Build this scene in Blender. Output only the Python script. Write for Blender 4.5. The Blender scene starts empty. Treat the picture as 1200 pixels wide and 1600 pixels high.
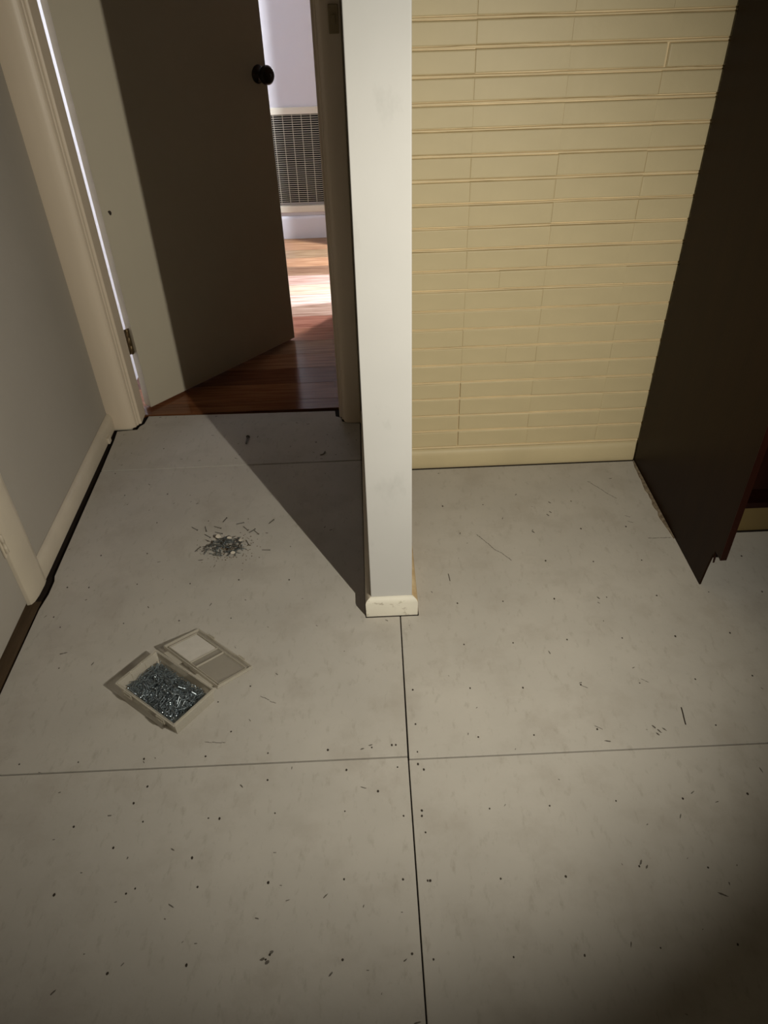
import bpy, bmesh, math, random
from mathutils import Vector, Matrix
random.seed(7)
C = bpy.context.scene.collection
S = bpy.context.scene
# ------------------------------------------------------------------ camera
cam_d = bpy.data.cameras.new('camera')
cam_d.sensor_fit = 'VERTICAL'; cam_d.sensor_height = 36.0
cam_d.lens = 36.0*1152.59/1600.0
cam_d.clip_start = 0.02
cam = bpy.data.objects.new('camera', cam_d); C.objects.link(cam)
def cam_matrix(pitch, roll, yaw, loc):
    cy, sy = math.cos(yaw), math.sin(yaw)
    fwd = Vector((sy*math.cos(pitch), cy*math.cos(pitch), -math.sin(pitch)))
    right = Vector((cy, -sy, 0)); up = right.cross(fwd)
    c, s = math.cos(roll), math.sin(roll)
    r2 = c*right+s*up; u2 = -s*right+c*up
    m = Matrix((r2, u2, -fwd)).transposed().to_4x4(); m.translation = loc
    return m
cam.matrix_world = cam_matrix(math.radians(38.812), math.radians(-1.755), math.radians(1.040), Vector((0, 0, 1.5)))
S.camera = cam
# ------------------------------------------------------------------ world, lights, exposure
w = bpy.data.worlds.new('world'); S.world = w; w.use_nodes = True
bg = w.node_tree.nodes['Background']; bg.inputs[0].default_value = (1.0, 0.86, 0.66, 1); bg.inputs[1].default_value = 0.014
def lamp(name, kind, loc, energy, color, radius=0.02, target=None, angle=None, blend=1.0):
    d = bpy.data.lights.new(name, kind); d.energy = energy; d.color = color; d.shadow_soft_size = radius
    o = bpy.data.objects.new(name, d); C.objects.link(o); o.location = loc
    if kind == 'SPOT': d.spot_size = math.radians(angle); d.spot_blend = blend
    if target is not None:
        o.rotation_euler = (Vector(target)-Vector(loc)).to_track_quat('-Z', 'Y').to_euler()
    return o
lamp('torch_light', 'SPOT', (0.585, 0.37, 1.15), 85, (1.0, 0.95, 0.82), 0.006, (-0.05, 1.6, 0.54), 123, 1.0)
lamp('side_room_lamp', 'POINT', (0.42, 4.11, 1.15), 165, (0.86, 0.94, 1.0), 0.03)
lamp('added_patch_spot', 'SPOT', (1.5, 3.84, 1.0), 1250, (0.60, 0.83, 1.0), 0.02, (-0.27, 3.76, 0.0), 13, 0.35)  # added spot, cone shaped to make the bright patch on the hall boards
S.view_settings.view_transform = 'Standard'; S.view_settings.look = 'None'
S.view_settings.exposure = 0.0; S.view_settings.gamma = 1.0; S.view_settings.use_curve_mapping = False

# ------------------------------------------------------------------ helpers
def lin(c):
    return tuple((v/12.92 if v <= .04045 else ((v+.055)/1.055)**2.4) for v in [x/255 for x in c])+(1,)
def mat(name, rgb, rough=.6, var=.06, scale=6, bump=.0, bscale=40, spec=.3, stretch=(1, 1, 1), rgb2=None, coords='Object', detail=4, metal=0., objcol=False):
    m = bpy.data.materials.new(name); m.use_nodes = True
    nt = m.node_tree; N = nt.nodes; L = nt.links; b = N['Principled BSDF']
    b.inputs['Roughness'].default_value = rough; b.inputs['Specular IOR Level'].default_value = spec; b.inputs['Metallic'].default_value = metal
    tc = N.new('ShaderNodeTexCoord'); mp = N.new('ShaderNodeMapping'); mp.inputs['Scale'].default_value = stretch
    L.new(tc.outputs[coords], mp.inputs[0])
    n = N.new('ShaderNodeTexNoise'); n.inputs['Scale'].default_value = scale; n.inputs['Detail'].default_value = detail
    L.new(mp.outputs[0], n.inputs['Vector'])
    r = N.new('ShaderNodeValToRGB'); c = lin(rgb)
    c2 = lin(rgb2) if rgb2 else tuple(v*(1-var*2) for v in c[:3])+(1,)
    r.color_ramp.elements[0].position = .3; r.color_ramp.elements[1].position = .7
    r.color_ramp.elements[0].color = c2; r.color_ramp.elements[1].color = c
    L.new(n.outputs['Fac'], r.inputs[0]); out = r.outputs[0]
    if objcol:
        oi = N.new('ShaderNodeObjectInfo'); mx = N.new('ShaderNodeMix'); mx.data_type = 'RGBA'; mx.blend_type = 'MULTIPLY'; mx.inputs[0].default_value = 1
        L.new(oi.outputs['Color'], mx.inputs[6]); L.new(out, mx.inputs[7]); out = mx.outputs[2]
    L.new(out, b.inputs['Base Color'])
    if bump:
        n2 = N.new('ShaderNodeTexNoise'); n2.inputs['Scale'].default_value = bscale; n2.inputs['Detail'].default_value = 5
        L.new(mp.outputs[0], n2.inputs['Vector'])
        bp = N.new('ShaderNodeBump'); bp.inputs['Strength'].default_value = bump; bp.inputs['Distance'].default_value = .002
        L.new(n2.outputs['Fac'], bp.inputs['Height']); L.new(bp.outputs[0], b.inputs['Normal'])
    return m
def chips(m, rgb, scale=25, lo=.62, hi=.66, stretch=(1, 1, 1), amount=1., rot=0.):
    """mix flaked patches of another colour over a material"""
    nt = m.node_tree; N = nt.nodes; L = nt.links; b = N['Principled BSDF']
    src = b.inputs['Base Color'].links[0].from_socket
    tc = N.new('ShaderNodeTexCoord'); mp = N.new('ShaderNodeMapping'); mp.inputs['Scale'].default_value = stretch; mp.inputs['Rotation'].default_value = (0, 0, rot)
    L.new(tc.outputs['Object'], mp.inputs[0])
    n = N.new('ShaderNodeTexNoise'); n.inputs['Scale'].default_value = scale; n.inputs['Detail'].default_value = 6; n.inputs['Roughness'].default_value = .65
    L.new(mp.outputs[0], n.inputs['Vector'])
    r = N.new('ShaderNodeMapRange'); r.inputs[1].default_value = lo; r.inputs[2].default_value = hi; r.inputs[4].default_value = amount
    L.new(n.outputs['Fac'], r.inputs[0])
    mx = N.new('ShaderNodeMix'); mx.data_type = 'RGBA'; L.new(r.outputs[0], mx.inputs[0]); L.new(src, mx.inputs[6]); mx.inputs[7].default_value = lin(rgb)
    L.new(mx.outputs[2], b.inputs['Base Color'])
    return m
def link(name, me, m=None, parent=None, smooth=False):
    o = bpy.data.objects.new(name, me); C.objects.link(o)
    if m is not None and not me.materials: me.materials.append(m)
    if parent is not None: o.parent = parent
    if smooth:
        for p in me.polygons: p.use_smooth = True
    return o
def bmobj(name, bm, m, parent=None, smooth=False, bevel=0, seg=2):
    bmesh.ops.recalc_face_normals(bm, faces=bm.faces)
    me = bpy.data.meshes.new(name); bm.to_mesh(me); bm.free()
    o = link(name, me, m, parent, smooth)
    if bevel:
        md = o.modifiers.new('bevel', 'BEVEL'); md.width = bevel; md.segments = seg; md.limit_method = 'ANGLE'; md.angle_limit = math.radians(40)
        for p in me.polygons: p.use_smooth = True
        try: me.set_sharp_from_angle(angle=math.radians(40))
        except Exception: pass
        md.harden_normals = True
    return o
def add_box(bm, x0, x1, y0, y1, z0, z1):
    v = [bm.verts.new(p) for p in ((x0, y0, z0), (x1, y0, z0), (x1, y1, z0), (x0, y1, z0), (x0, y0, z1), (x1, y0, z1), (x1, y1, z1), (x0, y1, z1))]
    for f in ((0, 3, 2, 1), (4, 5, 6, 7), (0, 1, 5, 4), (1, 2, 6, 5), (2, 3, 7, 6), (3, 0, 4, 7)): bm.faces.new([v[i] for i in f])
def box(name, x0, x1, y0, y1, z0, z1, m, parent=None, bevel=0, seg=2):
    bm = bmesh.new(); add_box(bm, x0, x1, y0, y1, z0, z1); return bmobj(name, bm, m, parent, bevel=bevel, seg=seg)
def add_prism(bm, pts, fn, t0, t1):
    """polygon pts (u,v) swept from t0 to t1; fn(u,v,t)->xyz"""
    a = [bm.verts.new(fn(u, v, t0)) for u, v in pts]; b = [bm.verts.new(fn(u, v, t1)) for u, v in pts]
    n = len(pts); bm.faces.new(a); bm.faces.new(b[::-1])
    for i in range(n): bm.faces.new((a[i], b[i], b[(i+1) % n], a[(i+1) % n]))
def prism(name, pts, fn, t0, t1, m, parent=None, bevel=0, seg=2):
    bm = bmesh.new(); add_prism(bm, pts, fn, t0, t1); return bmobj(name, bm, m, parent, bevel=bevel, seg=seg)
UP = lambda u, v, t: (u, v, t)          # plan outline, swept up
ALX = lambda u, v, t: (t, u, v)         # (y,z) profile, swept along x
ALY = lambda u, v, t: (u, t, v)         # (x,z) profile, swept along y
def lathe(name, prof, m, parent=None, seg=24, axis=None, loc=(0, 0, 0)):
    bm = bmesh.new(); rings = []
    for r, h in prof:
        rings.append([bm.verts.new((r*math.cos(2*math.pi*i/seg), r*math.sin(2*math.pi*i/seg), h)) for i in range(seg)])
    for a, b in zip(rings, rings[1:]):
        for i in range(seg): bm.faces.new((a[i], a[(i+1) % seg], b[(i+1) % seg], b[i]))
    bm.faces.new(rings[0][::-1]); bm.faces.new(rings[-1])
    if axis is not None:
        q = Vector((0, 0, 1)).rotation_difference(Vector(axis)); bmesh.ops.rotate(bm, verts=bm.verts, cent=(0, 0, 0), matrix=q.to_matrix())
    bmesh.ops.translate(bm, verts=bm.verts, vec=loc)
    return bmobj(name, bm, m, parent, smooth=True)
def struct(o, label=None):
    o['kind'] = 'structure'
    if label: o['label'] = label
    return o
def empty(name, loc=(0, 0, 0), rz=0):
    o = bpy.data.objects.new(name, None); C.objects.link(o); o.location = loc; o.rotation_euler = (0, 0, rz); o.empty_display_size = .05
    return o
def tag(o, label, cat, group=None):
    o['label'] = label; o['category'] = cat
    if group: o['group'] = group
    return o

# ------------------------------------------------------------------ materials
M_sheet = mat('underlay_sheet', (185, 179, 169), .62, .05, 5, .25, 55, .25)
chips(M_sheet, (156, 148, 136), 38, .56, .72, (1.4, .6, 1), .6, -.8)
chips(M_sheet, (120, 112, 102), 60, .70, .76, (1.3, .4, 1), .55, -.8)
chips(M_sheet, (166, 158, 147), 7, .50, .68, (1, 1, 1), .6)
M_sub = mat('subfloor', (40, 30, 22), .8, .1)
M_wall = mat('painted_wall', (166, 159, 148), .9, .03, 3, .12, 60, .0)
M_white = mat('white_paint', (193, 191, 187), .5, .03, 4, .15, 30, .3)
chips(M_white, (164, 163, 158), 9, .60, .78, (1, 1, .6), .6)
M_trim = mat('cream_trim_paint', (218, 202, 180), .42, .04, 4, .15, 25, .4, stretch=(1, 1, .3))
M_base = mat('cream_skirting_paint', (200, 188, 168), .42, .06, 8, .2, 25, .4)
M_basew = mat('chipped_white_skirting', (224, 218, 202), .5, .05, 12, .35, 40, .35)
chips(M_basew, (176, 166, 148), 45, .58, .66, (1, 1, 1.5), .8)
M_bare = mat('worn_skirting', (206, 186, 150), .6, .1, 20, .3, 60, .2, rgb2=(170, 138, 96))
M_brick = mat('cream_painted_brick', (199, 183, 145), .5, .05, 7, .55, 16, .35)
M_mortar = mat('cream_painted_mortar', (226, 206, 165), .45, .05, 12, .35, 60, .3)
M_door = mat('cream_door_paint', (192, 183, 163), .5, .03, 3, .1, 40, .3)
M_hallw = mat('hall_wall_paint', (206, 202, 208), .6, .02, 3, .08, 40, .25)
M_grille = mat('grille_enamel', (214, 206, 190), .4, .03, 6, 0, 10, .4)
M_dark = mat('duct_black', (14, 12, 10), .7, .1)
M_knob = mat('dark_bronze', (44, 32, 22), .35, .1, 30, 0, 10, .5, metal=.6)
M_brass = mat('tarnished_brass', (120, 100, 70), .4, .2, 60, 0, 10, .5, metal=.7)
M_wood = mat('dark_stained_wood', (34, 18, 5), .36, .2, 5, .05, 30, .07, stretch=(5, 5, .4), rgb2=(28, 13, 3))
M_woodred = mat('dark_red_wood_edge', (40, 15, 7), .45, .2, 6, .05, 30, .2, stretch=(6, 6, .6))
M_board = mat('varnished_floorboard', (255, 255, 255), .16, .16, 14, .06, 60, .45, stretch=(.35, 5, 1), objcol=True, detail=6, rgb2=(190, 170, 160))
M_steel = mat('galvanised_steel', (168, 178, 183), .32, .1, 200, 0, 10, .5, metal=.95)
M_rust = mat('dull_nail_head', (80, 71, 62), .5, .2, 300, 0, 10, .4, metal=.5)
M_scuff = mat('grey_scuff', (112, 105, 96), .7, .2, 200)
M_card = mat('paper_insert', (200, 194, 184), .7, .04, 40)
M_torn = mat('torn_sheet_fibre', (150, 136, 116), .8, .2, 80, .4, 120, .2, rgb2=(96, 82, 66))
def plastic(name, t, tint):
    m = bpy.data.materials.new(name); m.use_nodes = True; nt = m.node_tree; N = nt.nodes; L = nt.links
    b = N['Principled BSDF']; b.inputs['Base Color'].default_value = lin(tint); b.inputs['Roughness'].default_value = .35; b.inputs['Specular IOR Level'].default_value = .5
    tr = N.new('ShaderNodeBsdfTransparent'); tr.inputs[0].default_value = (.96, .95, .92, 1)
    tl = N.new('ShaderNodeBsdfTranslucent'); tl.inputs[0].default_value = lin(tint)
    n = N.new('ShaderNodeTexNoise'); n.inputs['Scale'].default_value = 60
    mr = N.new('ShaderNodeMapRange'); mr.inputs[3].default_value = t-.1; mr.inputs[4].default_value = t+.1; L.new(n.outputs[0], mr.inputs[0])
    m1 = N.new('ShaderNodeMixShader'); m1.inputs[0].default_value = .3; L.new(b.outputs[0], m1.inputs[1]); L.new(tl.outputs[0], m1.inputs[2])
    m2 = N.new('ShaderNodeMixShader'); L.new(mr.outputs[0], m2.inputs[0]); L.new(m1.outputs[0], m2.inputs[1]); L.new(tr.outputs[0], m2.inputs[2])
    L.new(m2.outputs[0], N['Material Output'].inputs[0])
    return m
M_plast = plastic('frosted_plastic', .55, (222, 216, 204))
M_plast2 = plastic('clear_plastic', .66, (190, 184, 174))

# ------------------------------------------------------------------ floor of the room: underlay sheets
floor = struct(box('floor', -1.1, 2.0, -1.6, 2.535, -.06, -.012, M_sub))
NAILS = [(0.358,1.881),(0.226,1.882),(0.647,1.88),(0.645,1.74),(0.494,1.743),(0.505,1.601),(0.645,1.589),(0.788,1.586),(0.785,1.439),(0.644,1.441),(0.497,1.444),(0.352,1.443),(0.224,1.443),(0.785,1.288),(0.644,1.29),(0.498,1.293),(0.354,1.29),(0.224,1.292),(0.932,1.291),(0.934,1.444),(1.082,1.436),(0.786,1.146),(0.645,1.142),(0.498,1.145),(0.353,1.144),(0.222,1.15),(0.079,1.153),(0.931,1.149),(0.785,1.011),(0.505,1.015),(0.354,1.007),(0.223,1.009),(0.079,1.052),(0.078,0.977),(0.787,1.741),(1.086,1.585),(0.077,0.945),(0.089,0.931),(0.077,0.833),(0.076,0.821),(0.081,0.784),(0.077,0.684),(0.082,0.684),(0.076,0.541),(0.223,0.83),(0.353,0.83),(0.498,0.834),(0.643,0.832),(0.786,0.836),(0.223,0.681),(0.353,0.679),(0.505,0.692),(0.641,0.683),(0.224,0.538),(0.355,0.535),(0.498,0.541),(0.642,0.54),(0.02,0.998),(0.029,0.998),(0.03,0.94),(0.037,0.823),(0.028,0.689),(0.037,0.552),(-0.531,0.921),(-0.67,0.834),(-0.523,0.838),(-0.573,0.783),(-0.553,0.882),(-0.383,0.839),(-0.359,0.837),(-0.24,0.843),(-0.263,0.923),(-0.086,0.939),(-0.089,0.84),(-0.404,0.754),(-0.383,0.694),(-0.242,0.696),(-0.09,0.695),(-0.668,0.692),(-0.508,0.697),(-0.524,0.688),(-0.381,0.552),(-0.525,0.545),(-0.235,0.555),(-0.228,0.563),(-0.092,0.548),(-0.016,0.883),(-0.841,0.993),(-0.705,0.991),(-0.554,0.992),(-0.412,0.991),(-0.268,0.992),(-0.129,0.993),(-0.027,0.994),(-0.55,1.423),(-0.407,1.424),(-0.329,1.187),(-0.404,1.143),(-0.361,1.055),(-0.903,1.575),(-0.839,1.571),(-0.84,1.71),(-0.699,1.71),(-0.7,1.576),(-0.703,1.422),(-0.876,1.418),(-0.906,1.458),(-0.835,1.273),(-0.903,2.143),(-0.761,2.29),(-0.839,2.013),(-0.694,2.01),(-0.699,1.858),(-0.26,1.714),(-0.255,1.567),(-0.403,1.576),(-0.544,1.569),(-0.405,1.858),(-0.533,1.856),(-0.201,2.292),(-0.052,2.294)]
SHEETS = [
 [(-.962,-1.5),(.0510,-1.5),(.0545,.9645),(-.962,.9655)],
 [(-.962,.9685),(.0545,.9680),(.0605,1.404),(-.034,1.404),(-.036,2.163),(-.958,2.160),(-.956,1.625),(-.950,1.605),(-.950,1.55),(-.958,1.49)],
 [(-.958,2.164),(-.037,2.167),(-.037,2.413),(-.105,2.430),(-.108,2.458),(-.131,2.470),(-.134,2.510),(-.866,2.526),(-.872,2.470),(-.886,2.452),(-.890,2.430),(-.965,2.424),(-.961,2.36)],
 [(.0532,-1.5),(1.9,-1.5),(1.9,.9548),(.0570,.9575)],
 [(.0575,.9605),(1.9,.9575),(1.9,1.692),(1.0,1.692),(.95,2.092),(.112,2.092),(.112,1.404),(.0630,1.404)],
]
def inside(p, poly):
    c = False; x, y = p
    for (x0, y0), (x1, y1) in zip(poly, poly[1:]+poly[:1]):
        if (y0 > y) != (y1 > y) and x < (x1-x0)*(y-y0)/(y1-y0)+x0: c = not c
    return c
def blob(bm, x, y, r, z0, z1, n=7, jit=.35, sx=1, sy=1, rot=0):
    pts = []
    for i in range(n):
        a = 2*math.pi*i/n; q = r*(1+random.uniform(-jit, jit)); u, v = q*math.cos(a)*sx, q*math.sin(a)*sy
        pts.append((x+u*math.cos(rot)-v*math.sin(rot), y+u*math.sin(rot)+v*math.cos(rot)))
    add_prism(bm, pts, UP, z0, z1)
SC = {3: [], 4: [], 0: [], 1: [], 2: []}
def dash(sheet, a, b, wdt=.0022):
    SC[sheet].append((a, b, wdt))
l1 = [(0.318,1.734),(0.333,1.708),(0.349,1.684),(0.361,1.662),(0.383,1.641),(0.406,1.608)]
for a, b in zip(l1, l1[1:]): dash(4, a, b, .0022)
l2 = [(0.728,1.984),(0.755,1.946),(0.777,1.909),(0.801,1.883)]
for a, b in zip(l2, l2[1:]): dash(4, a, b, .0014)
for x, y in [(0.575,1.878),(0.568,1.829),(0.557,1.813),(0.639,1.014),(0.648,1.003),(0.661,1.006),(0.642,.994),(.494,1.735),(.62,1.44)]: dash(4, (x-.003, y+.004), (x+.003, y-.004), .004)
for x, y in [(0.806,1.793),(0.808,1.764),(.66,1.15),(.51,1.02),(.505,1.14)]: dash(4, (x-.008, y+.004), (x+.007, y-.006), .0016)
for x, y in [(-.241,.555),(-.225,.565),(-.232,.548)]: dash(0, (x-.004, y), (x+.003, y+.004), .006)
for x, y in [(-.03,1.0),(-.05,.99)]: dash(1, (x-.004, y), (x+.004, y+.002), .004)
for x, y in [(.52,.69),(.51,.70)]: dash(3, (x-.003, y-.004), (x+.002, y+.004), .004)
dash(1, (-.42,1.03), (-.37,1.025), .0015); dash(1, (-.30,1.155), (-.26,1.13), .0012)
dash(1, (-.85,1.32), (-.83,1.325), .004); dash(4, (0.84,1.682), (0.908,1.681), .002)
for i, poly in enumerate(SHEETS):
    sh = prism('underlay_sheet', poly, UP, -.010, 0, M_sheet, floor, bevel=.0015, seg=1)
    pts = [p for p in NAILS if inside(p, poly)]
    if pts:
        bm = bmesh.new()
        for x, y in pts:
            r = random.uniform(.0017, .0027); blob(bm, x, y, r, -.0005, .0004, 7, .15, 1, random.uniform(1, 1.5))
        h = bmobj('nail_heads', bm, M_rust, sh); h['kind'] = 'stuff'
    bm = bmesh.new()
    for a, b, wd in SC[i]:
        dx, dy = b[0]-a[0], b[1]-a[1]; l = math.hypot(dx, dy); k = max(1, int(l/.008))
        for j in range(k):
            t = (j+.5)/k; blob(bm, a[0]+dx*t+random.uniform(-.001, .001), a[1]+dy*t+random.uniform(-.001, .001), l/k*.6, -.0004, .00025, 7, .3, 1, max(.15, wd/(l/k*1.2)), math.atan2(dy, dx))
    for j in range(46):                                             # small dents and smears that the boots left
        x = random.uniform(min(p[0] for p in poly), max(p[0] for p in poly)); y = random.uniform(max(.35, min(p[1] for p in poly)), max(p[1] for p in poly))
        if inside((x, y), poly): blob(bm, x, y, random.uniform(.0012, .0035), -.0004, .0002, 6, .4, random.uniform(1, 2.6), .5, random.uniform(0, 3.1))
    h = bmobj('scuff_marks', bm, M_scuff, sh); h['kind'] = 'stuff'
bm = bmesh.new(); random.seed(11)                                   # ragged fibre edge where the sheet meets the wardrobe side
edge = [(.9165, 2.09)]; k = 22
outer = []
for i in range(k+1):
    y = 2.09-(2.09-1.675)*i/k; outer.append((.9165-(.003+.011*math.sin(math.pi*i/k)**.7)*random.uniform(.6, 1.1), y))
add_prism(bm, [(.9165, 2.09)]+outer+[(.9165, 1.675)], UP, -.0005, .0035)
bmobj('torn_edge', bm, M_torn, floor)

# ------------------------------------------------------------------ hall floor
hall = struct(box('floor', -1.1, 1.6, 2.535, 4.7, -.06, -.024, M_sub))
tones = [(.19,.075,.03),(.24,.10,.04),(.17,.066,.028),(.30,.13,.06),(.27,.13,.075),(.25,.115,.07),(.28,.13,.08),(.42,.27,.21),(.46,.31,.25),(.42,.28,.22),(.36,.22,.17),(.30,.15,.11),(.50,.32,.16),(.38,.22,.14),(.40,.22,.13),(.33,.17,.09)]  # board tones; the paler middle ones have the bright light patch in their colour
random.seed(5)
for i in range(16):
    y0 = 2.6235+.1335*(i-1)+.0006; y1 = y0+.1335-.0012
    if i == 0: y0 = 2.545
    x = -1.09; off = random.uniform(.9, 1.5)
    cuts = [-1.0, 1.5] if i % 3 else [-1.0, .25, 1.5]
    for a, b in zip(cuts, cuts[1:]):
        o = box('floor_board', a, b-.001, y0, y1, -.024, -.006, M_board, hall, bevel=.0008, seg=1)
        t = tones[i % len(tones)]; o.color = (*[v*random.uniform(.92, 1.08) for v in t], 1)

# ------------------------------------------------------------------ walls
def wall(name, boxes, m):
    bm = bmesh.new()
    for b in boxes: add_box(bm, *b)
    return struct(bmobj(name, bm, m))
wall('wall_left', [(-1.09, -.990, -1.6, .68, -.02, 2.42), (-1.09, -.990, 1.52, 2.465, -.02, 2.42), (-1.09, -.990, .68, 1.52, 2.06, 2.42)], M_wall)
wall('wall_doorway', [(-.99, -.915, 2.450, 2.57, -.02, 2.42), (-.085, .0, 2.43, 2.57, -.02, 2.42), (-.915, -.085, 2.45, 2.57, 2.07, 2.42)], M_door)
part = struct(prism('wall_partition', [(-.017, 1.42), (.095, 1.42), (.095, 2.43), (-.017, 2.43)], UP, .0, 2.42, M_white, bevel=.0022))
struct(box('ceiling', -1.1, 2.0, -1.6, 2.57, 2.42, 2.46, M_wall)); 
wall('wall_right', [(1.95, 2.05, -1.6, 2.15, -.02, 2.42)], M_wall)
# partition skirting: three runs mitred round the end
prof = [(0, 0), (.015, 0), (.0155, .050), (.0125, .0575), (.004, .063), (0, .065)]
bm = bmesh.new()
for k in range(1):
    path = [((-.017, 2.425), (-1, 0)), ((-.017, 1.42), (-1, -1)), ((.095, 1.42), (1, -1)), ((.095, 2.09), (1, 0))]
    rows = [[bm.verts.new((p[0]+d[0]*o, p[1]+d[1]*o*(.95), z)) for o, z in prof] for p, d in path]
    mats_side = []
    for a, b in zip(rows, rows[1:]):
        for i in range(len(prof)): bm.faces.new((a[i], a[(i+1) % len(prof)], b[(i+1) % len(prof)], b[i]))
    bm.faces.new(rows[0]); bm.faces.new(rows[-1][::-1])
bb = bmobj('baseboard_partition', bm, M_basew, bevel=.0012)
bb.data.materials.append(M_bare); bb.data.materials.append(M_base)
for p in bb.data.polygons:
    c = p.center
    if c.x > .095 and c.y > 1.45: p.material_index = 1
    elif c.x < -.017 and c.y > 1.45: p.material_index = 2
struct(bb)
# left skirting
prof = [(-.990, .003), (-.974, .003), (-.972, .050), (-.975, .062), (-.981, .070), (-.990, .074)]
bl = struct(prism('baseboard_left', prof, ALY, 1.60, 2.438, M_base, bevel=.002))
box('paint_lump', -.974, -.964, 2.325, 2.350, .006, .030, M_base, bl, bevel=.003)
# ------------------------------------------------------------------ brick wall
bw = struct(box('wall_back', .0, 1.95, 2.1150, 2.23, -.02, 2.42, M_mortar))
def brick_mesh(wd, h, round_=0., vis=1.):
    bm = bmesh.new(); d = .016
    def ring(ix, iz, y): return [bm.verts.new((sx*(wd/2-ix), y, sz*(h/2-iz))) for sx, sz in ((-1, -1), (1, -1), (1, 1), (-1, 1))]
    r = [ring(0, 0, d), ring(0, 0, .0040), ring(.0001*vis+round_, .0008, .0016), ring(.0015*vis+round_, .0022, .0004), ring(.0050*vis+round_*2, .0036, 0)]
    for a, b in zip(r, r[1:]):
        for i in range(4): bm.faces.new((a[i], a[(i+1) % 4], b[(i+1) % 4], b[i]))
    bm.faces.new(r[-1])
    bmesh.ops.recalc_face_normals(bm, faces=bm.faces)
    me = bpy.data.meshes.new('brick'); bm.to_mesh(me); bm.free(); me.materials.append(M_brick)
    return me
def bead(z, hh, seed):
    """wavy half-round mortar bead along one bed joint"""
    rnd = random.Random(seed); bm = bmesh.new(); prof = [(.0, -1), (-.0040, -.72), (-.0068, 0), (-.0040, .72), (.0, 1)]; rows = []
    ph, am = rnd.uniform(0, 6), rnd.uniform(.0003, .0010)
    for i in range(19):
        x = .097+(.93-.097)*i/18; dz = am*math.sin(x*9+ph)+rnd.uniform(-.0004, .0004); k = hh/2*rnd.uniform(.75, 1.05)
        rows.append([bm.verts.new((x, 2.1150+y*rnd.uniform(.92, 1.05), z+dz+q*k)) for y, q in prof])
    for a, b in zip(rows, rows[1:]):
        for i in range(len(prof)-1): bm.faces.new((a[i], a[i+1], b[i+1], b[i]))
    o = bmobj('mortar_joint', bm, M_mortar, bw, smooth=True); return o
joints = [0.078, 0.143, 0.203, 0.267, 0.327, 0.389, 0.449, 0.511, 0.571, 0.633, 0.693, 0.755, 0.817, 0.880, 0.942, 1.004, 1.066, 1.128, 1.189, 1.250, 1.310]
while joints[-1] < 2.36: joints.append(joints[-1]+.0615)
random.seed(3); cache = {}
for r in range(len(joints)-1):
    z0, z1 = joints[r], joints[r+1]
    gap = .0066 if z0 < .60 else (.0076 if z0 < .9 else .0090)
    bead(z0-(.0017 if z0 < .60 else (.0012 if z0 < .9 else 0)), gap*(.55 if z0 < .60 else (.66 if z0 < .9 else .8)), r)
    h = round((z1-z0-gap)*500)/500
    xs = [.097, .299, .533, .771, .945]
    if r == 5: xs = [.097, .299, .438, .533, .771, .945]
    if r == 9: xs = [.097, .306, .399, .533, .771, .945]
    for a, b in zip(xs, xs[1:]):
        ga = -.0002; rd = 0.
        if r == 18 and b == .945: ga = .007; rd = .0022
        if r < 4 and b == .299: ga = .0035
        wd = round(b-a-ga, 4); vis = random.choice((.03, .08, .3, .9)); key = (wd, h, rd, vis)
        if key not in cache: cache[key] = brick_mesh(wd, h, rd, vis)
        o = link('brick', cache[key], None, bw)
        o.location = ((a+b)/2+(ga+.0002)/2*(1 if rd else -1), 2.1075+random.uniform(-.0011, .0009), (z0+z1)/2+random.uniform(-.0008, .0008))
        o.rotation_euler = (random.uniform(-.006, .006), random.uniform(-.003, .003), random.uniform(-.004, .004))
prof = [(2.1125, 0), (2.0985, 0), (2.0965, .010), (2.0975, .050), (2.1005, .062), (2.1065, .070), (2.1125, .0725)]
struct(prism('baseboard_back', prof, ALX, .112, .917, M_brick, bevel=.002))

# ------------------------------------------------------------------ door in the left wall
prof = [(-.992, 1.612), (-.976, 1.610), (-.970, 1.602), (-.968, 1.585), (-.970, 1.540), (-.974, 1.516), (-.980, 1.504), (-.992, 1.500)]
struct(prism('trim_1', prof, UP, .006, 2.10, M_base, bevel=.002))
d1 = struct(box('door_1', -1.022, -.986, .70, 1.497, .022, 2.05, M_wall, bevel=.002))
hg = box('hinge', -.986, -.9785, 1.488, 1.504, .196, .285, M_base, d1, bevel=.003)
lathe('hinge_pin', [(.0035, 0), (.0055, .002), (.0055, .018), (.0055, .0185), (.0047, .019), (.0047, .038), (.0055, .0385), (.0055, .06), (.0035, .062)], M_base, hg, 12, None, (-.976, 1.497, .21))
bm = bmesh.new(); add_box(bm, -1.10, -.966, .70, 1.53, -.03, -.008); struct(bmobj('trim_2', bm, mat('threshold_wood', (92, 74, 54), .6, .15, 20, stretch=(6, .6, 1))))

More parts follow.
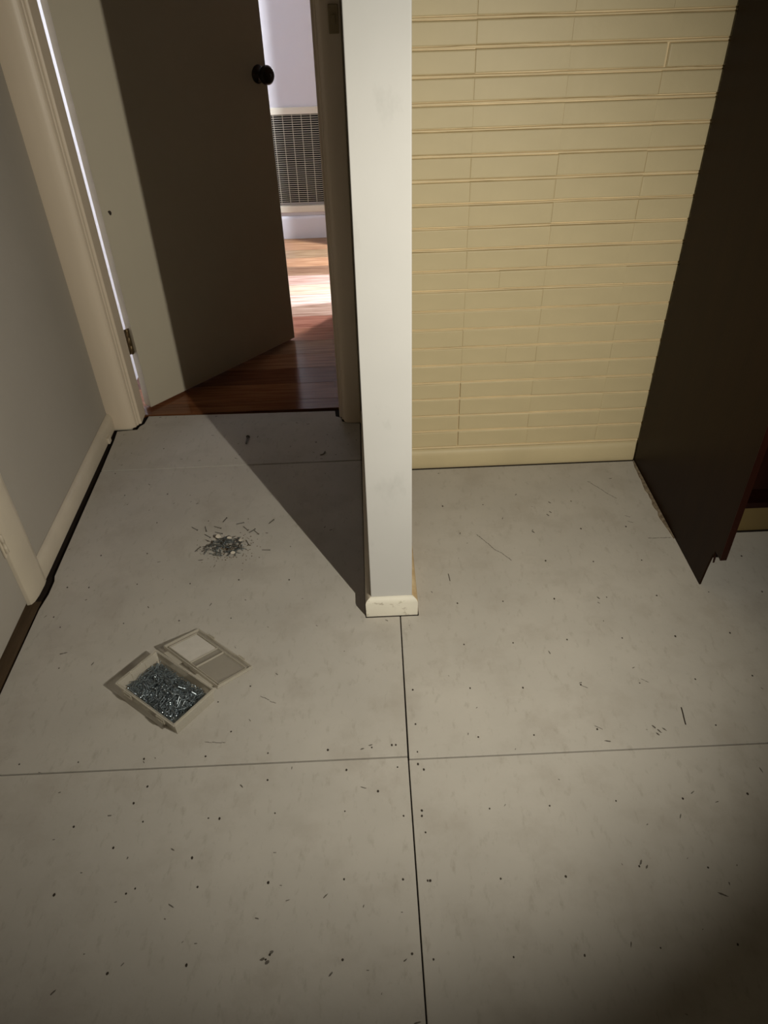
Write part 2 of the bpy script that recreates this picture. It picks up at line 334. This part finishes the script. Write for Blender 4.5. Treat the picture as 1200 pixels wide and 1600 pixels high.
# ------------------------------------------------------------------ doorway frame
left = [(-.999, 2.452), (-.999, 2.437), (-.990, 2.433), (-.935, 2.432), (-.915, 2.434), (-.904, 2.440), (-.901, 2.4425), (-.8985, 2.4425), (-.8965, 2.445), (-.8945, 2.452), (-.8945, 2.456), (-.8915, 2.457), (-.8895, 2.4605), (-.8890, 2.4665), (-.8835, 2.4675), (-.8808, 2.470), (-.8808, 2.540), (-.8925, 2.540), (-.8925, 2.570), (-.917, 2.570), (-.917, 2.452)]
struct(prism('trim_3', left, UP, .002, 2.05, M_trim, bevel=.0008, seg=1))
right = [(-.034, 2.432), (-.034, 2.414), (-.040, 2.4125), (-.070, 2.4130), (-.086, 2.416), (-.095, 2.423), (-.0995, 2.434), (-.1005, 2.440), (-.104, 2.441), (-.1065, 2.446), (-.107, 2.456), (-.114, 2.458), (-.116, 2.462), (-.116, 2.530), (-.106, 2.530), (-.106, 2.570), (-.083, 2.570), (-.083, 2.432)]
struct(prism('trim_4', right, UP, .002, 2.05, M_trim, bevel=.0008, seg=1))
struct(box('trim_5', -.999, -.034, 2.425, 2.57, 2.05, 2.12, M_trim, bevel=.004))
M_sw = mat('brown_switch_plastic', (150, 134, 104), .4, .05, 20)
sw = empty('light_switch', (-.052, 2.4135, 1.29))
tag(sw, 'small dark light switch high on the shaded right door architrave', 'switch')
box('switch_plate', -.015, .013, -.007, 0, -.034, .034, M_sw, sw, bevel=.002)
rk = box('rocker', -.006, .004, -.011, -.007, -.011, .011, M_sw, sw, bevel=.0015)
# open door leaf
ang = math.radians(47.23)
d2 = struct(empty('door_2', (-.868, 2.5875, 0), ang))
leaf = box('door_leaf', 0, .793, 0, .042, .004, 2.03, M_door, d2, bevel=.0012)
# knob, near face is local y=0, free edge x=.793
kb = lathe('door_knob', [(.030, 0), (.031, .003), (.027, .006), (.013, .010), (.0115, .026), (.018, .032), (.029, .038), (.0325, .047), (.031, .056), (.024, .062), (.010, .0645)], M_knob, d2, 28, (0, -1, 0), (.752, 0, 1.065))
lathe('key_button', [(.006, 0), (.006, .003), (.004, .0045)], M_knob, kb, 14, (0, -1, 0), (.752, -.063, 1.065))
bm = bmesh.new(); blob(bm, 0, 0, .0085, -.001, .002, 7, .35, .7, 1.2)
bmesh.ops.rotate(bm, verts=bm.verts, cent=(0, 0, 0), matrix=Matrix.Rotation(math.radians(90), 3, 'X'))
bmesh.ops.translate(bm, verts=bm.verts, vec=(.030, 0, .747)); bmobj('paint_chip', bm, M_rust, leaf)
for z in (.235, 1.75):
    h = box('hinge', -.020, .0, .020, .0225, z, z+.10, M_brass, d2)
    lathe('knuckle', [(.003, 0), (.006, .002), (.006, .034), (.0045, .035), (.0045, .036), (.006, .037), (.006, .068), (.0045, .069), (.0045, .07), (.006, .071), (.006, .099), (.003, .102)], M_brass, h, 14, None, (-.010, .018, z-.001))

# ------------------------------------------------------------------ hall beyond the doorway
wall('wall_hall_left', [(-1.09, -1.0, 2.57, 4.60, -.02, 2.42)], M_hallw)
M_hallbrown = mat('brown_bounce_cut', (104, 84, 60), .6, .05, 4)  # made-up brown for the unseen wall, cuts light bounced onto the door
wall('wall_hall_right', [(0.0, .09, 2.57, 3.602, -.02, 2.42), (0.0, .09, 4.325, 4.60, -.02, 2.42), (0.0, .09, 3.602, 4.325, 2.05, 2.42)], M_hallbrown)
wall('wall_far', [(-1.0, .0, 4.572, 4.66, .126, .15), (-1.0, .0, 4.572, 4.66, .70, 2.42), (-1.0, -.90, 4.572, 4.66, .15, .70), (-.12, .0, 4.572, 4.66, .15, .70), (.0, 1.6, 4.572, 4.66, 0, 2.42), (-1.0, 0, 4.66, 4.68, -.02, 2.42)], M_hallw)
struct(box('ceiling', -1.1, 1.6, 2.57, 4.68, 2.42, 2.46, M_hallw))
prof = [(4.572, -.006), (4.558, -.006), (4.557, .108), (4.560, .118), (4.566, .124), (4.572, .126)]
struct(box('baseboard_hall', -1.0, -.982, 2.57, 4.556, -.006, .125, M_hallw, bevel=.003))
struct(prism('baseboard_far', prof, ALX, -1.0, .0, M_hallw, bevel=.0015))
gr = empty('vent_grille', (-.51, 4.572, .426))
tag(gr, 'tall cream wire air vent grille low on the hall wall', 'grille')
gx0, gx1 = -.93, -.09; gz0, gz1 = .148, .704
def loc(x0, x1, y0, y1, z0, z1): return (x0+.51, x1+.51, y0-4.572, y1-4.572, z0-.426, z1-.426)
bm = bmesh.new()
add_box(bm, *loc(gx0, gx1, 4.560, 4.574, .670, gz1)); add_box(bm, *loc(gx0, gx1, 4.560, 4.574, gz0, .185))
add_box(bm, *loc(gx0, gx0+.036, 4.560, 4.574, .185, .670)); add_box(bm, *loc(gx1-.036, gx1, 4.560, 4.574, .185, .670))
bmobj('frame', bm, M_grille, gr, bevel=.002)
bm = bmesh.new(); add_box(bm, *loc(gx0+.03, gx1-.03, 4.650, 4.655, .18, .68)); bmobj('duct_back', bm, M_dark, gr)
n = 43; sl = None
for i in range(n):
    z = .185+(.670-.185)*(i+.5)/n
    if sl is None:
        bm = bmesh.new(); add_prism(bm, [(-.0005, -.0012), (.006, -.0020), (.006, -.0008), (-.0005, .0010)], ALX, -.385, .385); o = bmobj('slat', bm, M_grille, gr); sl = o
    else: o = sl.copy(); C.objects.link(o); o.parent = gr
    o.location = (0, 4.5665-4.572, z-.426)
wi = None
for i in range(15):
    x = -.464+.0517*(i-8)
    if not gx0+.036 < x < gx1-.036: continue
    if wi is None: bm = bmesh.new(); add_box(bm, -.001, .001, -.001, .001, -.2425, .2425); o = bmobj('grille_wire', bm, M_grille, gr); wi = o
    else: o = wi.copy(); C.objects.link(o); o.parent = gr
    o.location = (x+.51, 4.5645-4.572, .4275-.426)

# ------------------------------------------------------------------ dark wardrobe at the right
wr = empty('wardrobe', (.917, 2.09, 0))
tag(wr, 'dark brown wooden wardrobe with a notched side panel standing against the cream brick wall', 'wardrobe')
bm = bmesh.new()
add_prism(bm, [(.0, .132), (-.6305, .132), (-.6335, .120), (-.637, .146), (-.668, .144), (-.668, 2.2), (.0, 2.2)], ALX, .001, .019)
add_prism(bm, [(.0, .0), (-.615, .0), (-.622, .07), (-.6305, .134), (.0, .134)], ALX, .001, .0065)      # thin worn foot of the panel
bmobj('side_panel', bm, M_wood, wr, bevel=.0008, seg=1)
bm = bmesh.new(); add_box(bm, .0012, .0188, -.6705, -.6682, .143, 2.2); bmobj('front_edging', bm, M_woodred, wr)
bm = bmesh.new(); add_prism(bm, [(-.630, .150), (-.636, .150), (-.6375, .105), (-.634, .120)], ALX, .004, .009); bmobj('splinter', bm, M_woodred, wr)
bm = bmesh.new(); add_box(bm, .019, .95, -.390, -.372, .0, .088); o = bmobj('toe_kick', bm, mat('dull_cream_board', (118, 100, 62), .6, .08, 8), wr); o['label'] = 'cream toe kick board'
bm = bmesh.new(); add_box(bm, .019, .95, -.392, -.006, .088, .108); bmobj('bottom_shelf', bm, M_woodred, wr, bevel=.001)
bm = bmesh.new(); add_box(bm, .020, .949, -.380, -.362, .150, .40); df = bmobj('drawer_front', bm, M_woodred, wr, bevel=.002)
bm = bmesh.new(); add_box(bm, .019, .95, -.388, -.006, .41, .43); bmobj('shelf', bm, M_wood, wr)
bm = bmesh.new(); add_box(bm, .019, .95, -.006, -.001, .02, 2.2); bmobj('back_panel', bm, M_wood, wr)
bm = bmesh.new(); add_box(bm, .95, .968, -.66, 0, 0, 2.2); bmobj('side_panel', bm, M_wood, wr)
bm = bmesh.new(); add_box(bm, .0, .968, -.66, 0, 2.2, 2.22); bmobj('top_panel', bm, M_wood, wr)

# ------------------------------------------------------------------ plastic storage box with nails
bx = empty('storage_box', (-.5305, 1.1645, 0), math.radians(-38.45))
tag(bx, 'open frosted plastic storage box full of small nails on the grey floor', 'box')
HX, HY, HB = .106, .0635, .044
def shell(bm, hx0, hy0, hx1, hy1, z0, z1, t):
    def ring(hx, hy, z): return [bm.verts.new((sx*hx, sy*hy, z)) for sx, sy in ((-1, -1), (1, -1), (1, 1), (-1, 1))]
    r = [ring(hx0, hy0, z0), ring(hx1, hy1, z1), ring(hx1-t, hy1-t, z1), ring(hx0-t, hy0-t, z0+t)]
    for a, b in zip(r, r[1:]):
        for i in range(4): bm.faces.new((a[i], a[(i+1) % 4], b[(i+1) % 4], b[i]))
    bm.faces.new(r[0][::-1]); bm.faces.new(r[-1])
bm = bmesh.new(); shell(bm, HX-.004, HY-.004, HX-.0015, HY-.0015, .0005, HB, .0020)
body = bmobj('body', bm, M_plast, bx)
bm = bmesh.new()                                                    # outward lip
for (x0, x1, y0, y1) in ((-HX-.002, HX+.002, -HY-.003, -HY+.001), (-HX-.002, HX+.002, HY-.001, HY+.003), (-HX-.003, -HX+.001, -HY+.001, HY-.001), (HX-.001, HX+.003, -HY+.001, HY-.001)):
    add_box(bm, x0, x1, y0, y1, HB-.003, HB)
bmobj('rim', bm, M_plast, body)
for x in (-.060, .060):
    bm = bmesh.new(); add_box(bm, x-.014, x+.014, -HY-.006, -HY-.002, .026, .041); add_box(bm, x-.010, x+.010, -HY-.008, -HY-.006, .030, .034); bmobj('catch', bm, M_plast, body, bevel=.0008, seg=1)
bm = bmesh.new(); add_box(bm, -HX-.006, -HX-.002, -.018, .018, .022, .041); bmobj('hang_tab', bm, M_plast, body, bevel=.001, seg=1)
for y in (-.021, .021):
    for x in (-1, 1):
        bm = bmesh.new(); x0 = x*(HX-.0045); add_box(bm, x0-.0012, x0+.0012, y-.001, y+.001, .004, .038); bmobj('divider_rib', bm, M_plast, body)
# lid hinged along the far long side, lying open
ld = bpy.data.objects.new('lid', None)
lid_len = .126; rise = .036
tilt = -math.asin((rise-.004)/lid_len)
def lid_piece(name, boxes, m, parent, bevel=0):
    bm = bmesh.new()
    for b in boxes: add_box(bm, *b)
    bmesh.ops.rotate(bm, verts=bm.verts, cent=(0, 0, 0), matrix=Matrix.Rotation(tilt, 3, 'X') @ Matrix.Rotation(math.radians(-3), 3, 'Z'))
    bmesh.ops.translate(bm, verts=bm.verts, vec=(-.001, HY+.004, rise))
    return bmobj(name, bm, m, parent, bevel=bevel, seg=1)
LX = .107
lid = lid_piece('lid', [(-LX, LX, .012, lid_len, -.0012, .0006)], M_plast2, bx)
lid_piece('lid_rim', [(-LX, LX, .012, .0142, .0006, .009), (-LX, LX, lid_len-.0022, lid_len, .0006, .009), (-LX, -LX+.0022, .0142, lid_len-.0022, .0006, .009), (LX-.0022, LX, .0142, lid_len-.0022, .0006, .009)], M_plast, lid)
lid_piece('lid_ridge', [(-LX+.008, LX-.008, .022, .0236, .0006, .005), (-LX+.008, LX-.008, lid_len-.014, lid_len-.0124, .0006, .005), (-LX+.008, -LX+.0096, .0236, lid_len-.014, .0006, .005), (LX-.0096, LX-.008, .0236, lid_len-.014, .0006, .005), (.010, .0116, .0236, lid_len-.014, .0006, .006), (-.014, -.0124, .0236, lid_len-.014, .0006, .005)], M_plast, lid)
ins = lid_piece('paper_insert', [(-LX+.011, -.016, .026, lid_len-.016, .0008, .0022)], M_card, lid); ins['label'] = 'pale paper insert behind the lid'
for x in (-.060, .060):
    lid_piece('latch', [(x-.014, x+.014, lid_len, lid_len+.007, .001, .0030), (x-.012, x+.012, lid_len+.005, lid_len+.007, .0030, .008)], M_plast, lid)
for x in (-.060, .060): lid_piece('hinge_strip', [(x-.030, x+.030, .0, .012, -.0004, .0006)], M_plast, lid)

# nails
def nail_bm(bm, L=.0265, r=.00105, mw=None):
    s = 6; v0 = len(bm.verts)
    prof = [(.0001, 0), (r*.75, .0022), (r, .0035), (r, L-.0012), (r*2.1, L-.0009), (r*2.4, L-.0004), (r*2.2, L)]
    rings = [[bm.verts.new((q*math.cos(2*math.pi*i/s), q*math.sin(2*math.pi*i/s), h-L/2)) for i in range(s)] for q, h in prof]
    vs = [v for g in rings for v in g]
    for a, b in zip(rings, rings[1:]):
        for i in range(s): bm.faces.new((a[i], a[(i+1) % s], b[(i+1) % s], b[i]))
    bm.faces.new(rings[-1])
    if mw is not None: bmesh.ops.transform(bm, matrix=mw, verts=vs)
def nail_mesh(m, name, L=.0265, r=.00105):
    bm = bmesh.new(); nail_bm(bm, L, r); bmesh.ops.recalc_face_normals(bm, faces=bm.faces)
    me = bpy.data.meshes.new(name); bm.to_mesh(me); bm.free(); me.materials.append(m); return me
nm = nail_mesh(M_steel, 'nail'); nm_box = nail_mesh(M_steel, 'nail_small', .023, .00085); nm_dull = nail_mesh(mat('dull_steel', (120, 116, 108), .4, .1, 200, metal=.8), 'nail_dull')
def nail_rot(az, tiltdeg):
    # nail axis (local z) laid to azimuth az, raised by tilt
    return Matrix.Rotation(az, 4, 'Z') @ Matrix.Rotation(math.radians(90-tiltdeg), 4, 'Y')
def nail(p, az, tl, label, group, me=nm):
    o = bpy.data.objects.new('nail', me); C.objects.link(o); o.matrix_world = Matrix.Translation(p) @ nail_rot(az, tl)
    tag(o, label, 'nail', group); return o
random.seed(21)
bxm = Matrix.Translation((-.5305, 1.1645, 0)) @ Matrix.Rotation(math.radians(-38.45), 4, 'Z')
def surf(u, v):     # height of the heap inside the box (local x, y)
    return .0255+.004*math.sin(u*38+1)*math.cos(v*50)+.003*(u/HX)-.002*(abs(v)/HY)
def in_box(u, v, az, L=.0265):
    cx, cy = math.cos(az)*L/2, math.sin(az)*L/2
    return abs(u)+abs(cx) < HX-.0075 and abs(v)+abs(cy) < HY-.0075
bm = bmesh.new(); cnt = 0
while cnt < 1700:
    u, v, az = random.uniform(-HX, HX), random.uniform(-HY, HY), random.uniform(0, 6.283)
    if not in_box(u, v, az): continue
    z = surf(u, v)*random.uniform(.35, .98)
    nail_bm(bm, .023, .00085, mw=bxm @ Matrix.Translation((u, v, max(z, .008))) @ nail_rot(az, random.uniform(-12, 12))); cnt += 1
hp = bmobj('nail_heap', bm, M_steel); hp['kind'] = 'stuff'
tag(hp, 'mass of small steel nails filling the open plastic box', 'nails')
cnt = 0
while cnt < 205:
    u, v, az = random.uniform(-HX, HX), random.uniform(-HY, HY), random.uniform(0, 6.283)
    if not in_box(u, v, az): continue
    p = bxm @ Vector((u, v, surf(u, v)+random.uniform(-.002, .004)))
    nail(p, az-math.radians(38.45), random.gauss(0, 14), 'small shiny steel nail among those lying on top in the plastic box', 'nails on top in the plastic box', nm_box); cnt += 1
# spilled pile
cnt = 0; PC = (-.462, 1.722)
while cnt < 78:
    a, q = random.uniform(0, 6.283), random.random()**.6
    u, v = q*math.cos(a)*.060, q*math.sin(a)*.044
    z = .0026+max(0, 1-q*1.05)*.015*random.random()+.001
    nail((PC[0]+u, PC[1]+v, z+.002), random.uniform(0, 6.283), random.uniform(-14, 14)*(1-q*.7), 'small steel nail heaped in the spilled pile on the floor', 'nails in the spilled pile', nm if random.random() < .75 else nm_dull); cnt += 1
LOOSE = [((-0.485,1.842),(-0.475,1.868),'farthest loose nail straight behind the pile, pointing away'),
 ((-0.539,1.829),(-0.531,1.802),'loose nail left behind the pile, pointing at the viewer'),
 ((-0.511,1.825),(-0.487,1.815),'loose nail behind the pile, lying crosswise, upper of two'),
 ((-0.503,1.796),(-0.479,1.788),'loose nail just behind the pile, lying crosswise, lower of two'),
 ((-0.534,1.787),(-0.516,1.773),'loose nail at the left back edge of the pile'),
 ((-0.438,1.832),(-0.420,1.838),'short looking loose nail right behind the pile'),
 ((-0.417,1.82),(-0.399,1.798),'leftmost nail of the zigzag of three behind the pile'),
 ((-0.394,1.786),(-0.378,1.804),'middle nail of the zigzag of three behind the pile'),
 ((-0.380,1.797),(-0.365,1.78),'rightmost nail of the zigzag of three behind the pile'),
 ((-0.400,1.752),(-0.390,1.729),'loose nail at the right back edge of the pile'),
 ((-0.336,1.826),(-0.322,1.847),'lone loose nail far right, near the shadow edge'),
 ((-0.345,1.702),(-0.324,1.701),'lone loose nail right of the pile, lying crosswise'),
 ((-0.528,1.761),(-0.506,1.748),'loose nail at the left edge of the pile'),
 ((-0.551,1.708),(-0.540,1.727),'lone loose nail left of the pile'),
 ((-0.580,1.825),(-0.563,1.812),'farthest left loose nail behind the pile')]
for a, b, t in LOOSE:
    nail(((a[0]+b[0])/2, (a[1]+b[1])/2, .0019), math.atan2(b[1]-a[1], b[0]-a[0]), -2.5, t, 'loose nails beside the spilled pile', nm_dull)
random.seed(4)
M_flake = mat('paint_flake', (210, 200, 184), .7, .05, 60)
for x, y, r, t in ((-.487, 1.762, .009, 'pale paint flake at the back left of the nail pile'), (-.452, 1.752, .007, 'pale paint flake on the back of the nail pile'), (-.432, 1.682, .006, 'pale paint flake at the front right of the nail pile'), (-.415, 1.737, .005, 'tiny pale paint flake at the right of the nail pile')):
    bm = bmesh.new(); blob(bm, 0, 0, r, 0, .0008, 8, .35, 1.2, .7)
    bmesh.ops.rotate(bm, verts=bm.verts, cent=(0, 0, 0), matrix=Matrix.Rotation(.35, 3, 'X'))
    o = bmobj('paint_flake', bm, M_flake); o.location = (x, y, .014); tag(o, t, 'flake', 'paint flakes in the nail pile')
# grit and dust around the pile: uncountable
bm = bmesh.new(); random.seed(9)
for i in range(420):
    a, q = random.uniform(0, 6.283), abs(random.gauss(0, .6))
    x, y = PC[0]+.010+q*math.cos(a)*.085, PC[1]-.006+q*math.sin(a)*.060
    blob(bm, x, y, random.uniform(.0006, .0019), 0, random.uniform(.0005, .0014), 5, .4)
o = bmobj('grit', bm, mat('brown_grit', (120, 104, 82), .8, .2, 100)); o['kind'] = 'stuff'; tag(o, 'brown grit scattered round the spilled nails', 'grit')
# odd bits on the floor
bm = bmesh.new(); nail_bm(bm, .050, .0033, Matrix.Translation((-.4565, 2.311, .0082)) @ nail_rot(math.radians(88), -1.0))
tag(bmobj('nail', bm, M_rust), 'lone dark thick nail lying in the shadow before the doorway', 'nail')
def squiggle(name, pts, r, m, label, cat):
    cu = bpy.data.curves.new(name, 'CURVE'); cu.dimensions = '3D'; cu.bevel_depth = r; cu.bevel_resolution = 1
    sp = cu.splines.new('NURBS'); sp.points.add(len(pts)-1); sp.use_endpoint_u = True; sp.order_u = 3
    for q, p in zip(sp.points, pts): q.co = (*p, 1)
    tmp = bpy.data.objects.new('tmp', cu); C.objects.link(tmp)
    dg = bpy.context.evaluated_depsgraph_get(); me = bpy.data.meshes.new_from_object(tmp.evaluated_get(dg))
    bpy.data.objects.remove(tmp); bpy.data.curves.remove(cu); me.materials.clear()
    return tag(link(name, me, m), label, cat)
squiggle('wood_shaving', [(-.183, 2.206, .0016), (-.176, 2.204, .003), (-.169, 2.213, .0025), (-.166, 2.228, .0016)], .0014, M_rust, 'small dark curled shaving on the shaded floor near the doorway', 'shaving')
squiggle('wood_sliver', [(.7215, 1.064, .0014), (.720, 1.050, .0014), (.7165, 1.030, .0014), (.715, 1.016, .0014)], .0013, M_rust, 'thin dark sliver lying on the right floor sheet', 'sliver')
squiggle('wood_splinter', [(.211, 1.562, .001), (.2125, 1.548, .001), (.213, 1.533, .001)], .0011, M_scuff, 'short grey splinter on the floor right of the white partition', 'splinter')
